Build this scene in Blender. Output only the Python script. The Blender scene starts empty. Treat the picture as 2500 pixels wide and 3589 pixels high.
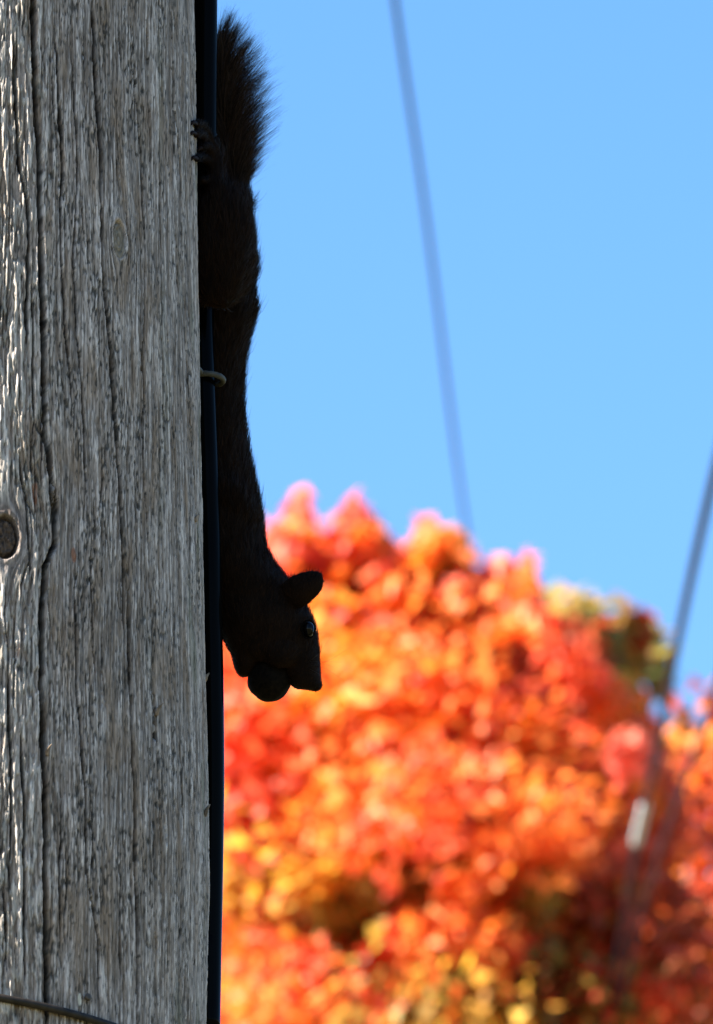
import bpy, math, random
import numpy as np
from mathutils import Vector

rng = np.random.default_rng(11)
random.seed(11)
scene = bpy.context.scene
COL = scene.collection

# ------------------------------------------------------------------ camera
PITCH = math.radians(20.0)
CP, SP = math.cos(PITCH), math.sin(PITCH)
CAM = np.array([0.0, 0.0, 1.6])
FOCUS = 4.5
PW, PH = 2500.0, 3589.0
K = 36.0 / 300.0                      # sensor height / focal length
cd = bpy.data.cameras.new("camera")
cam = bpy.data.objects.new("camera", cd)
COL.objects.link(cam)
cam.location = CAM
cam.rotation_euler = (math.pi / 2 + PITCH, 0, 0)
cd.sensor_fit = 'VERTICAL'
cd.sensor_height = 36.0
cd.lens = 300.0
cd.clip_start = 0.05
cd.clip_end = 6000.0
cd.dof.use_dof = True
cd.dof.focus_distance = FOCUS + 0.02
cd.dof.aperture_fstop = 27.0
cd.dof.aperture_blades = 0
scene.camera = cam

# ------------------------------------------------------------------ sky and sun
SUN_EL = math.radians(36.0)
SUN_AZ = math.radians(69.3)           # left of the direction that points back to the camera
to_sun = Vector((-math.sin(SUN_AZ) * math.cos(SUN_EL), -math.cos(SUN_AZ) * math.cos(SUN_EL), math.sin(SUN_EL)))
world = bpy.data.worlds.new("World")
scene.world = world
world.use_nodes = True
wn = world.node_tree.nodes
wl = world.node_tree.links
sky = wn.new("ShaderNodeTexSky")
sky.sky_type = 'NISHITA'
sky.sun_disc = False
sky.sun_elevation = SUN_EL
sky.sun_rotation = math.atan2(to_sun.x, to_sun.y)
sky.altitude = 300.0
sky.air_density = 1.0
sky.dust_density = 0.8
sky.ozone_density = 3.0
hs = wn.new("ShaderNodeHueSaturation")
hs.inputs["Saturation"].default_value = 1.21
wl.new(sky.outputs[0], hs.inputs["Color"])
bg = wn["Background"]
bg.inputs[1].default_value = 0.072
wl.new(hs.outputs[0], bg.inputs[0])
sd = bpy.data.lights.new("sun", 'SUN')
sd.energy = 5.0
sd.angle = math.radians(0.5)
sd.color = (1.0, 0.93, 0.82)
sun = bpy.data.objects.new("sun", sd)
sun.rotation_euler = to_sun.to_track_quat('Z', 'Y').to_euler()
sun.location = (-6, -2, 14)
COL.objects.link(sun)

scene.view_settings.view_transform = 'Standard'
scene.view_settings.look = 'None'
scene.view_settings.gamma = 1.0
scene.view_settings.exposure = 2.25
scene.view_settings.use_curve_mapping = False
scene.cycles.use_denoising = True
try:
    scene.cycles.denoiser = 'OPENIMAGEDENOISE'
    scene.cycles.denoising_input_passes = 'RGB_ALBEDO_NORMAL'
except Exception:
    pass
scene.cycles.max_bounces = 8
scene.cycles.transmission_bounces = 6
scene.cycles.sample_clamp_indirect = 8.0

# ------------------------------------------------------------------ helpers
Y0 = FOCUS * CP                       # the plane in which pole edge and squirrel stand
MPP = FOCUS * K / PH                  # metres per photograph pixel at the focus distance


def ray(px, py):
    cx = (np.asarray(px, float) - PW / 2) / PH * K
    cy = -(np.asarray(py, float) - PH / 2) / PH * K
    return np.stack([cx, CP - cy * SP, SP + cy * CP], -1)


def on_plane(px, py, y):              # the point seen at (px, py) standing in the vertical plane y
    d = ray(px, py)
    t = (np.asarray(y, float) - CAM[1]) / d[..., 1]
    return CAM + d * t[..., None]


def at_depth(px, py, depth):
    d = ray(px, py)
    return CAM + d * np.asarray(depth, float)[..., None]


def project(P):
    q = P - CAM
    f = q[..., 1] * CP + q[..., 2] * SP
    u = -q[..., 1] * SP + q[..., 2] * CP
    return q[..., 0] / f / K * PH + PW / 2, PH / 2 - u / f / K * PH


def _h(i, j, s):
    n = (i * 374761393 + j * 668265263 + s * 1442695041) & 0xFFFFFFFF
    n = ((n ^ (n >> 13)) * 1274126177) & 0xFFFFFFFF
    n = (n ^ (n >> 16)) & 0xFFFFFFFF
    return n


def noise(x, y, s=0):                 # gradient noise, about -1..1
    x = np.asarray(x, float); y = np.asarray(y, float)
    xi = np.floor(x).astype(np.int64); yi = np.floor(y).astype(np.int64)
    fx = x - xi; fy = y - yi
    u = fx * fx * fx * (fx * (fx * 6 - 15) + 10)
    v = fy * fy * fy * (fy * (fy * 6 - 15) + 10)

    def g(i, j, dx, dy):
        a = _h(i, j, s) * (2 * math.pi / 4294967296.0)
        return np.cos(a) * dx + np.sin(a) * dy
    n00 = g(xi, yi, fx, fy); n10 = g(xi + 1, yi, fx - 1, fy)
    n01 = g(xi, yi + 1, fx, fy - 1); n11 = g(xi + 1, yi + 1, fx - 1, fy - 1)
    return ((n00 * (1 - u) + n10 * u) * (1 - v) + (n01 * (1 - u) + n11 * u) * v) * 1.5


def sstep(a, b, x):
    t = np.clip((x - a) / (b - a), 0, 1)
    return t * t * (3 - 2 * t)


def big_mesh(name, V, F, smooth=False):
    """V (n,3), F (m,k) all faces with k corners"""
    me = bpy.data.meshes.new(name)
    n, (m, k) = len(V), F.shape
    me.vertices.add(n)
    me.vertices.foreach_set("co", np.ascontiguousarray(V, np.float32).ravel())
    me.loops.add(m * k)
    me.loops.foreach_set("vertex_index", np.ascontiguousarray(F, np.int32).ravel())
    me.polygons.add(m)
    me.polygons.foreach_set("loop_start", np.arange(0, m * k, k, dtype=np.int32))
    me.polygons.foreach_set("loop_total", np.full(m, k, np.int32))
    if smooth:
        me.polygons.foreach_set("use_smooth", np.ones(m, bool))
    me.update(calc_edges=True)
    me.validate()
    return me


def vcol(me, name, C):
    a = me.color_attributes.new(name, 'FLOAT_COLOR', 'POINT')
    C4 = np.ones((len(C), 4), np.float32); C4[:, :3] = C
    a.data.foreach_set("color", C4.ravel())


def link(name, me, mat, parent=None):
    o = bpy.data.objects.new(name, me)
    COL.objects.link(o)
    if mat is not None and me is not None:
        me.materials.append(mat)
    if parent is not None:
        o.parent = parent
    return o


def tag(o, label=None, cat=None, group=None, kind=None):
    for k_, v_ in (("label", label), ("category", cat), ("group", group), ("kind", kind)):
        if v_:
            o[k_] = v_
    return o


def empty(name, loc):
    o = bpy.data.objects.new(name, None)
    o.empty_display_size = 0.1
    COL.objects.link(o)
    o.location = loc
    bpy.context.view_layer.update()
    return o


def child(name, V, F, mat, parent, smooth=True):      # world-space verts under a parent that only translates
    me = big_mesh(name, np.asarray(V) - np.array(parent.location), np.asarray(F), smooth)
    return link(name, me, mat, parent)


def tube(path, rad, seg=10, cap=True):
    P = np.asarray(path, float); n = len(P)
    rad = np.broadcast_to(np.asarray(rad, float), (n,))
    T = np.gradient(P, axis=0); T /= np.linalg.norm(T, axis=1)[:, None] + 1e-12
    ref = np.array([0.31, 0.84, 0.44]) if abs(T[0] @ np.array([0.31, 0.84, 0.44])) < .95 else np.array([1., 0, 0])
    Ns = []
    a = ref - T[0] * (ref @ T[0])
    for i in range(n):
        a = a - T[i] * (a @ T[i]); a /= np.linalg.norm(a); Ns.append(a.copy())
    N = np.array(Ns); B = np.cross(T, N)
    ph = np.linspace(0, 2 * math.pi, seg, endpoint=False)
    V = P[:, None] + rad[:, None, None] * (np.cos(ph)[None, :, None] * N[:, None] + np.sin(ph)[None, :, None] * B[:, None])
    V = V.reshape(-1, 3)
    F = []
    for i in range(n - 1):
        for j in range(seg):
            k_ = (j + 1) % seg
            F.append((i * seg + j, i * seg + k_, (i + 1) * seg + k_, (i + 1) * seg + j))
    if cap:
        V = np.vstack([V, P[0], P[-1]])
        c0, c1 = len(V) - 2, len(V) - 1
        for j in range(seg):
            k_ = (j + 1) % seg
            F.append((k_, j, c0, c0)); F.append(((n - 1) * seg + j, (n - 1) * seg + k_, c1, c1))
    return V, F


def py_mesh(name, V, F, smooth=True):
    me = bpy.data.meshes.new(name)
    F = [tuple(dict.fromkeys(f)) for f in F]
    me.from_pydata([tuple(map(float, v)) for v in V], [], [f for f in F if len(f) > 2])
    if smooth:
        me.polygons.foreach_set("use_smooth", np.ones(len(me.polygons), bool))
    me.update()
    return me


def spline(pts, n):                   # Catmull-Rom through the points, n samples
    P = np.asarray(pts, float)
    Q = np.vstack([2 * P[0] - P[1], P, 2 * P[-1] - P[-2]])
    t = np.linspace(0, len(P) - 1 - 1e-9, n)
    i = t.astype(int); f = (t - i)[:, None]
    a, b, c, d = Q[i], Q[i + 1], Q[i + 2], Q[i + 3]
    return 0.5 * ((2 * b) + (-a + c) * f + (2 * a - 5 * b + 4 * c - d) * f ** 2 + (-a + 3 * b - 3 * c + d) * f ** 3)


def pmat(name, color=(.5, .5, .5), rough=.6, spec=.5, metal=0.0):
    m = bpy.data.materials.new(name)
    m.use_nodes = True
    b = m.node_tree.nodes["Principled BSDF"]
    b.inputs["Base Color"].default_value = (*color, 1)
    b.inputs["Roughness"].default_value = rough
    b.inputs["Specular IOR Level"].default_value = spec
    b.inputs["Metallic"].default_value = metal
    return m, m.node_tree.nodes, m.node_tree.links, b


def noisy(m_tuple, scale, c1, c2, detail=5, stretch=(1, 1, 1), bump=0.0, dist=0.001):
    m, n, l, b = m_tuple
    tc = n.new("ShaderNodeTexCoord"); mp = n.new("ShaderNodeMapping")
    mp.inputs["Scale"].default_value = stretch
    l.new(tc.outputs["Object"], mp.inputs[0])
    nt = n.new("ShaderNodeTexNoise")
    nt.inputs["Scale"].default_value = scale; nt.inputs["Detail"].default_value = detail
    l.new(mp.outputs[0], nt.inputs["Vector"])
    cr = n.new("ShaderNodeValToRGB")
    cr.color_ramp.elements[0].position = .35; cr.color_ramp.elements[1].position = .65
    cr.color_ramp.elements[0].color = (*c1, 1); cr.color_ramp.elements[1].color = (*c2, 1)
    l.new(nt.outputs["Fac"], cr.inputs[0]); l.new(cr.outputs[0], b.inputs["Base Color"])
    if bump:
        bp = n.new("ShaderNodeBump"); bp.inputs["Strength"].default_value = bump
        bp.inputs["Distance"].default_value = dist
        l.new(nt.outputs["Fac"], bp.inputs["Height"]); l.new(bp.outputs[0], b.inputs["Normal"])
    return m


# ------------------------------------------------------------------ ground
mg = noisy(pmat("dry_grass", rough=.95, spec=.1), 3.0, (.07, .08, .03), (.16, .13, .06), 8)
R_ = 3000.0
me = bpy.data.meshes.new("ground")
me.from_pydata([(-R_, -R_, 0), (R_, -R_, 0), (R_, R_, 0), (-R_, R_, 0)], [], [(0, 1, 2, 3)])
tag(link("ground", me, mg), kind="structure")

# ------------------------------------------------------------------ utility pole
AX = (-230 - PW / 2) * MPP            # pole axis
AXY = np.array([AX, Y0])
RP = 930 * MPP                        # about 0.14 m
POLE_TOP = 9.2


def pole_hit(px, py):                 # (theta, z) of the pole surface seen at a pixel
    d = ray(px, py)
    o = CAM[:2] - AXY
    a = d[0] ** 2 + d[1] ** 2; b = 2 * (o[0] * d[0] + o[1] * d[1]); c = o @ o - RP * RP
    disc = max(b * b - 4 * a * c, 0.0)
    t = (-b - math.sqrt(disc)) / (2 * a)
    p = CAM + d * t
    return math.atan2(p[0] - AX, -(p[1] - Y0)), p[2]


zlo = pole_hit(300, 3720)[1]; zhi = pole_hit(300, -160)[1]
z_rows = np.concatenate([np.linspace(-0.3, zlo - .3, 40), np.linspace(zlo - .29, zlo, 30)[:-1],
                         np.arange(zlo, zhi, 0.0008), np.linspace(zhi, zhi + .3, 30)[1:],
                         np.linspace(zhi + .31, POLE_TOP, 60)])
th_d = np.radians(np.concatenate([np.arange(9, 55, 0.15), np.arange(55, 104, 0.22)]))
th = np.concatenate([th_d, np.radians(np.linspace(104.5, 368.5, 150))])
TH, Z = np.meshgrid(th, z_rows)
u = TH * RP                            # arc length
U, ZZ = u.ravel(), Z.ravel()
# how the grain bends round the two knots
knots = []
for (kx, ky, a_, e_) in ((14, 1886, .0075, 1.6), (424, 838, .0045, 2.4)):
    t_, z_ = pole_hit(max(kx, 1), ky)
    knots.append((t_ * RP, z_, a_, e_))
G = U + 0.0035 * noise(U / .05, ZZ / .22, 5) + .0012 * noise(U / .02, ZZ / .07, 6)
rho_min = []
for (u0, z0, a_, e_) in knots:
    du = U - u0
    r2 = du ** 2 + ((ZZ - z0) / e_) ** 2 + 1e-9
    rho_min.append(np.sqrt(r2) / a_)
    G = G - du * np.clip(a_ * a_ / r2, 0, 1.0) * 1.25
mm = 0.001
left_zone = sstep(math.radians(34), math.radians(17), TH.ravel())     # the weathered, flaking face
n_und = noise(G / (22 * mm), ZZ / .26, 1)
n_f1 = noise(G / (3.2 * mm), ZZ / .085, 2)
n_f2 = noise(G / (1.3 * mm), ZZ / .052, 3)
n_f3 = noise(G / (0.8 * mm), ZZ / .020, 4)
n_c = noise(G / (1.9 * mm), ZZ / (17 * mm), 7) + .55 * noise(G / (1.0 * mm), ZZ / (7 * mm), 8) + .35 * n_f1
chip = sstep(-.05, .10, n_c)
n_p = noise(G / (1.25 * mm), ZZ / (5.5 * mm), 9) + .5 * noise(G / (5 * mm), ZZ / (22 * mm), 10)
pit = sstep(.28, .55, n_p)
lowpit = sstep(-.35, .5, noise(G / (16 * mm), ZZ / .06, 12))
pit = pit * (.35 + .65 * lowpit)
h = (.8 * n_und + .38 * n_f1 + .30 * n_f2 + .16 * n_f3) * mm
h += chip * (.25 + .60 * left_zone) * mm
h -= pit * .6 * mm
h += .55 * left_zone * sstep(.18, .34, noise(G / (1.5 * mm), ZZ / (15 * mm), 13) + .3 * noise(G / (8 * mm), ZZ / (40 * mm), 14)) * mm

near = sstep(2.8, 1.3, rho_min[0])
h *= 1 - .65 * near
# cracks traced along the trunk: (points, half width mm, depth mm)
CR = [
 ([(128,-160),(128,0),(126,190),(133,380),(143,570),(145,760),(145,900),(150,1200),(157,1500),(171,1643),(185,1785),(188,1904),(152,1990),(138,2165),(133,2400),(142,2800),(145,3176),(153,3510),(150,3720)], 1.45, 6.5),
 ([(56,1540),(72,1690),(98,1790),(104,1880)], .7, 2.6),
 ([(104,1890),(100,1960),(70,2060),(62,2200)], .6, 2.2),
 ([(175,1600),(196,1760),(196,1880),(170,1975)], .8, 2.5),
 ([(204,0),(209,238),(216,380),(228,570),(216,700),(216,900),(240,1250),(262,1500)], .7, 2.2),
 ([(340,-100),(345,190),(354,333),(363,523),(359,760),(361,900),(385,1200),(402,1500),(414,1690),(416,1833),(420,1942),(424,2165),(430,2330)], 1.15, 2.6),
 ([(433,1930),(437,2165),(440,2400),(444,2800),(446,3069),(457,3230),(460,3700)], .95, 3.2),
 ([(437,-60),(440,190),(442,300)], .55, 1.6),
 ([(482,20),(490,285),(499,428),(511,570),(516,900),(505,1250),(497,1500),(504,1785),(513,1928),(516,2400),(525,2700),(532,2961),(538,3284)], .6, 2.0),
 ([(623,-100),(630,190),(635,380),(649,570),(651,900),(660,1250),(670,1595),(684,1928),(689,2400),(690,2750)], .9, 2.4),
 ([(261,140),(271,333),(280,570),(262,900),(275,1200),(292,1500),(295,1690),(302,1880)], .6, 2.0),
 ([(273,1960),(254,2070),(252,2400),(268,2650),(280,2800),(282,3069),(323,3284),(333,3700)], .7, 2.4),
 ([(52,60),(62,380),(71,570),(100,713),(102,900),(88,1300)], .9, 3.0),
 ([(418,500),(428,713)], .5, 1.2),
 ([(570,428),(570,900),(566,1300),(568,1500),(573,1738)], .45, 1.4),
 ([(271,1833),(271,2023)], .5, 1.5),
 ([(60,2500),(70,2854),(78,3505)], .8, 3.0),
 ([(196,2700),(196,2961),(194,3365)], .6, 1.8),
 ([(318,1990),(316,2230)], .5, 1.6),
 ([(350,1500),(352,1690),(338,1790),(366,1980)], .45, 1.4),
 ([(600,2500),(612,2900),(598,3500)], .5, 1.5),
 ([(655,2850),(650,3300),(640,3650)], .5, 1.5),
 ([(395,2850),(398,3200),(405,3589)], .45, 1.5),
 ([(20,2250),(28,2700),(24,3200)], .6, 2.0),
 ([(110,950),(118,1300),(112,1600)], .5, 1.6),
 ([(535,60),(540,500),(548,800)], .45, 1.3),
]
for i in range(70):                    # short hairline checks
    x0 = random.uniform(-10, 690); y0 = random.uniform(-100, 3400); ln = random.uniform(150, 520)
    CR.append(([(x0, y0), (x0 + random.uniform(-6, 12), y0 + ln * .5), (x0 + random.uniform(-4, 22), y0 + ln)], random.uniform(.26, .5), random.uniform(.8, 1.8)))
hgrid = h.reshape(Z.shape)
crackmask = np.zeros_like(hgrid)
for ci, (pts, w, dep) in enumerate(CR):
    w *= .95 if w > .55 else 1.1
    tz = sorted([(pole_hit(x, y)[1], pole_hit(x, y)[0]) for x, y in pts])
    zz = np.array([a for a, b in tz]); tt = np.array([b for a, b in tz])
    r0, r1 = np.searchsorted(z_rows, (zz[0], zz[-1]))
    if r1 - r0 < 4:
        continue
    zr = z_rows[r0:r1]
    tc = np.interp(zr, zz, tt) + (noise(zr / .03, zr * 0 + ci * 3.7, 21) * .7 + noise(zr / .007, zr * 0 + ci * 1.9, 22) * .3) * mm / RP
    ww = w * mm * (1 + .35 * noise(zr / .02, zr * 0 + ci * 2.3, 23))
    s = np.linspace(0, 1, len(zr)); ends = np.minimum(1, np.minimum(s, 1 - s) * len(zr) * .0008 / .03)
    c0, c1 = np.searchsorted(th, (tc.min() - .05, tc.max() + .05))
    d_ = np.abs((th[None, c0:c1] - tc[:, None]) * RP) / (ww[:, None] * ends[:, None] + 1e-6)
    prof = np.clip(1.3 - d_, 0, 1) * ends[:, None]
    hgrid[r0:r1, c0:c1] = np.minimum(hgrid[r0:r1, c0:c1], hgrid[r0:r1, c0:c1] * (1 - prof) - prof * (dep * 2.6 + 1.2) * mm)
    hgrid[r0:r1, c0:c1] += np.exp(-((d_ - 1.7) / .6) ** 2) * ends[:, None] * .12 * mm * min(w, 1)
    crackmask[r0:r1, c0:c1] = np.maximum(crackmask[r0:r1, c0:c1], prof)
h = hgrid.ravel()
# knot relief
k0, k1 = rho_min
h = np.where(k0 < 1, -1.3 * mm * sstep(1.02, .93, k0) - 3.2 * mm * np.exp(-((k0 - .88) / .09) ** 2) + (.7 * noise(U / (1.6 * mm), ZZ / (2.0 * mm), 31) + .9 * noise(np.arctan2(ZZ - knots[0][1], U - knots[0][0]) * 2.2, k0 * 2.5, 34) + .25 * np.sin(k0 * 19 + 3 * noise(U / .003, ZZ / .004, 35))) * mm * 1.1, h)
h += (.25 + .6 * noise(U / .002, ZZ / .004, 37)) * mm * np.exp(-((k0 - 1.12) / .10) ** 2)
h = np.where(k1 < 1, h * .35 + (.35 * np.sin(k1 * 17 + noise(U / .004, ZZ / .006, 33) * 2) - .3) * mm, h)
h += .5 * mm * np.exp(-((k1 - 1.15) / .2) ** 2) - 2.4 * mm * np.exp(-((k1 - .93) / .09) ** 2) * sstep(knots[1][1] - .004, knots[1][1] + .006, ZZ) - 1.2 * mm * np.exp(-((k1 - .5) / .08) ** 2) * sstep(-.1, .3, noise(U / .004, ZZ / .006, 39))
# slow swelling of the shaft as the right-hand edge shows it
edge_py = np.array([0, 400, 800, 1200, 1600, 2000, 2400, 2800, 3100, 3300, 3589])
edge_px = np.array([684, 688, 694, 701, 707, 713, 720, 729, 734, 729, 722])
ez = [on_plane(x, y, Y0) for x, y in zip(edge_px, edge_py)]
order = np.argsort([p[2] for p in ez])
R_of_z = np.interp(ZZ, np.array([p[2] for p in ez])[order], np.array([p[0] - AX for p in ez])[order])
rr = R_of_z + h - .6 * mm
PV = np.stack([AX + rr * np.sin(TH.ravel()), Y0 - rr * np.cos(TH.ravel()), ZZ], -1)
nr, nc = Z.shape
ii, jj = np.meshgrid(np.arange(nr - 1), np.arange(nc), indexing='ij')
j2 = (jj + 1) % nc
PF = np.stack([ii * nc + jj, ii * nc + j2, (ii + 1) * nc + j2, (ii + 1) * nc + jj], -1).reshape(-1, 4)
# wood colours: silvery fibres, brown wood under broken fibres, black mildew specks, a little algae
c_light = np.array([.475, .405, .360]); c_mid = np.array([.132, .107, .091]); c_brown = np.array([.16, .106, .066])
c_dark = np.array([.022, .020, .016]); c_green = np.array([.10, .10, .055]); c_rust = np.array([.20, .075, .035])
mixf = np.clip(.45 + .8 * n_f2 + .4 * n_f1 + .6 * n_f3 + .25 * n_und, 0, 1)[:, None]
C = c_mid * (1 - mixf) + c_light * mixf
bz = (sstep(.05, .6, noise(G / (9 * mm), ZZ / .05, 41)) * .6)[:, None]
C = C * (1 - bz) + c_brown * 1.25 * bz
lowc = ((1 - chip) * .45)[:, None]
C = C * (1 - lowc) + c_brown * .8 * lowc
gz = (sstep(.25, .7, noise(G / (14 * mm), ZZ / .07, 43)) * sstep(math.radians(45), math.radians(80), TH.ravel()) * .55)[:, None]
C = C * (1 - gz) + c_green * gz
spk = np.clip(pit * .95 + .8 * sstep(.30, .55, noise(G / (.85 * mm), ZZ / (4.2 * mm), 44) + .3 * lowpit - .15) + .7 * sstep(.42, .6, noise(G / (.75 * mm), ZZ / (14 * mm), 46)), 0, 1)[:, None] * .93
C = C * (1 - spk) + c_dark * spk
ru = np.zeros(len(C))
for (x_, y_, wx, wy) in ((118, 1735, 9, 55), (252, 1950, 9, 28), (678, 1812, 4, 20), (30, 1600, 6, 30), (702, 2360, 3, 16), (55, 2290, 5, 25)):
    t_, z_ = pole_hit(x_, y_)
    ru = np.maximum(ru, sstep(1.1, .7, np.sqrt(((U - t_ * RP) / (wx * MPP)) ** 2 + ((ZZ - z_) / (wy * MPP)) ** 2) + .35 * noise(U / .002, ZZ / .004, 45)))
C = C * (1 - ru[:, None] * .8) + c_rust * ru[:, None] * .8
cw = (sstep(.12, .4, crackmask.ravel()) * .92)[:, None]      # unbleached, creosoted wood inside the splits, darkened further as painted crack shade
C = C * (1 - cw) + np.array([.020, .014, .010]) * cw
kk = (near * .6)[:, None]
C = C * (1 - kk) + np.array([.115, .092, .082]) * (.8 + .4 * mixf) * kk
kk = sstep(1.02, .92, k0)[:, None]
C = C * (1 - kk) + (np.array([.055, .036, .025]) * (1 + .7 * noise(U / .0015, ZZ / .002, 36) + .55 * noise(np.arctan2(ZZ - knots[0][1], U - knots[0][0]) * 2.6, k0 * 3, 38))[:, None]) * kk
kk = (sstep(1.05, .9, k1) * .9)[:, None]
C = C * (1 - kk) + (np.array([.155, .122, .085]) * (1 + .25 * np.sin(k1 * 17))[:, None]) * kk
bl = (left_zone * chip * .30 * sstep(1.2, 2.2, k0))[:, None] * (1 - kk)
C = C * (1 - bl) + np.array([.50, .46, .39]) * bl
t_, z_ = pole_hit(262, 3510)
kk = sstep(1.1, .8, np.hypot((U - t_ * RP) / (8 * MPP), (ZZ - z_) / (22 * MPP)))[:, None]
C = C * (1 - kk) + np.array([.5, .45, .36]) * kk
C = np.clip(C, .012, .7)
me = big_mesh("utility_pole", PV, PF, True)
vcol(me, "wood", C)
mw, n, l, b = pmat("weathered_wood", rough=.85, spec=.25)
at_ = n.new("ShaderNodeAttribute"); at_.attribute_name = "wood"
tc = n.new("ShaderNodeTexCoord"); mp = n.new("ShaderNodeMapping")
mp.inputs["Scale"].default_value = (1, 1, .12)
l.new(tc.outputs["Object"], mp.inputs[0])
nt = n.new("ShaderNodeTexNoise"); nt.inputs["Scale"].default_value = 1500; nt.inputs["Detail"].default_value = 4
l.new(mp.outputs[0], nt.inputs["Vector"])
mr = n.new("ShaderNodeMapRange"); mr.inputs[1].default_value = .3; mr.inputs[2].default_value = .7
mr.inputs[3].default_value = .6; mr.inputs[4].default_value = 1.4
l.new(nt.outputs["Fac"], mr.inputs[0])
vm = n.new("ShaderNodeVectorMath"); vm.operation = 'SCALE'
l.new(at_.outputs["Color"], vm.inputs[0]); l.new(mr.outputs[0], vm.inputs["Scale"])
l.new(vm.outputs[0], b.inputs["Base Color"])
bp = n.new("ShaderNodeBump"); bp.inputs["Strength"].default_value = .5; bp.inputs["Distance"].default_value = .0003
l.new(nt.outputs["Fac"], bp.inputs["Height"]); l.new(bp.outputs[0], b.inputs["Normal"])
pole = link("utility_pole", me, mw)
tag(pole, "weathered grey wooden utility pole with long cracks and a dark knot", "utility pole")


def pole_r(z):
    return float(np.interp(z, np.array([p[2] for p in ez])[order], np.array([p[0] - AX for p in ez])[order]))


m_splint = noisy(pmat("splinter_wood", rough=.85, spec=.2), 700, (.10, .07, .045), (.24, .18, .13), 4, (1, 1, .1))
pole_r0 = lambda z: pole_r(z)
# loose splinters that stand off the surface
for (x_, y_, ln_, out_) in ((524, 2492, 42, .0035), (676, 1815, 30, .002), (700, 2372, 34, .0025), (684, 2840, 46, .0025), (150, 2640, 36, .003)):
    t_, z_ = pole_hit(x_, y_)
    nd = np.array([math.sin(t_), -math.cos(t_), 0]); td = np.array([math.cos(t_), math.sin(t_), 0])
    p_ = np.array([AX, Y0, z_]) + nd * (pole_r0(z_) - .0004); L_ = ln_ * MPP
    sp = [p_ - np.array([0, 0, L_ * .5]), p_ + nd * out_ * .35, p_ + nd * out_ + td * .0012 + np.array([0, 0, L_ * .5])]
    V, F = tube(spline(sp, 7), [.0010, .0012, .0012, .0010, .0008, .0005, .0002], 6)
    link("splinter", py_mesh("splinter", V, F, False), m_splint, pole)

# ------------------------------------------------------------------ black cable up the pole
m_cable = noisy(pmat("black_cable_jacket", rough=.18, spec=.025), 60, (.0008, .0008, .0008), (.002, .002, .0018), 4, (1, 1, .2), .15, .0004)
RC = 0.0064
cab = []
for y_, x_ in ((-400, 724), (-150, 722), (0, 720), (300, 716), (700, 710), (1100, 707), (1300, 711), (1600, 722), (1900, 732), (2200, 738), (2400, 742), (2700, 744), (3000, 740), (3300, 734), (3589, 729), (3900, 724)):
    p = on_plane(x_, y_, Y0 + .033)
    R = pole_r(p[2]) + RC + .0012
    dx = min(p[0] - AX, R - .0002)
    cab.append((AX + dx, Y0 + math.sqrt(R * R - dx * dx), p[2]))
cab = [(c[0], .5 * c[1] + .5 * (Y0 + .033), c[2]) for c in cab]
top = cab[0]; bot = cab[-1]
pts = [(top[0] - .004, top[1] + .002, POLE_TOP - .5), (top[0] - .002, top[1] + .001, (POLE_TOP + top[2]) / 2)] + cab + \
      [(bot[0] + .001, bot[1], bot[2] * .6), (bot[0] + .002, bot[1], -.05)]
cpath = spline(pts, 260)
V, F = tube(cpath, RC, 20)
tag(link("black_cable", py_mesh("black_cable", V, F), m_cable), "smooth black cable running up the right edge of the wooden pole", "cable")


def cable_at(py):
    q = project(cpath)[1]
    i = np.argsort(q)
    return np.array([np.interp(py, q[i], cpath[i, k_]) for k_ in range(3)])


# staple round the cable
m_staple = noisy(pmat("galvanised_staple", rough=.6, spec=.2), 300, (.035, .034, .029), (.065, .062, .052), 3)
cs = cable_at(1325)
zs = cs[2] - .0010
ri = RC + .0032
st = []
R = pole_r(zs)
a0 = math.asin(min(.999, (R - .004) / R))
st.append((AX + R - .006, Y0 + .012, zs))
st.append((AX + R - .0005, cs[1] - ri - .004, zs))
for k_ in range(13):
    a = -math.pi * .62 + k_ / 12 * math.pi * 1.15
    st.append((cs[0] + .0012 + ri * math.cos(a), cs[1] + ri * math.sin(a), zs - .0003 * k_ / 12))
st.append((cs[0] - .004, cs[1] + ri + .004, zs)); st.append((AX + R * .95, cs[1] + ri + .008, zs))
V, F = tube(spline(st, 70), .0016, 12)
tag(link("cable_staple", py_mesh("cable_staple", V, F), m_staple), "grey metal staple looped round the black cable beside the squirrel's back", "staple")

# wire wrapped round the pole at the bottom, and the nail above it
m_wire = noisy(pmat("rusty_wire", rough=.6, spec=.2), 200, (.012, .009, .007), (.028, .021, .015), 4)
t_, zw = pole_hit(80, 3522)
a = np.linspace(0, 2 * math.pi, 150, endpoint=True)
wz = zw - .0135 * (np.sin(a) - .333)
wr = np.array([pole_r(z_) for z_ in wz]) + .0016
V, F = tube(np.stack([AX + wr * np.sin(a), Y0 - wr * np.cos(a), wz], -1), .0020, 10, False)
tag(link("wrapped_wire", py_mesh("wrapped_wire", V, F), m_wire), "dark brown wire wrapped round the wooden pole below the nail", "wire")
t_, zn = pole_hit(283, 3505)
nd = np.array([math.sin(t_), -math.cos(t_), 0])
pn = np.array([AX, Y0, zn]) + nd * (pole_r(zn) + .0004)
prof = [(-.02, .0009), (.0006, .0009), (.0008, .0019), (.0014, .0020), (.0018, .0017), (.0019, .0008)]
V, F = tube([pn + nd * d for d, r in prof], [r for d, r in prof], 16)
tag(link("nail", py_mesh("nail", V, F), noisy(pmat("rusty_nail", rough=.55, metal=.4), 900, (.03, .022, .016), (.07, .05, .035))), "small round rusty nail head in the grey pole above the wrapped wire", "nail")

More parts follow.
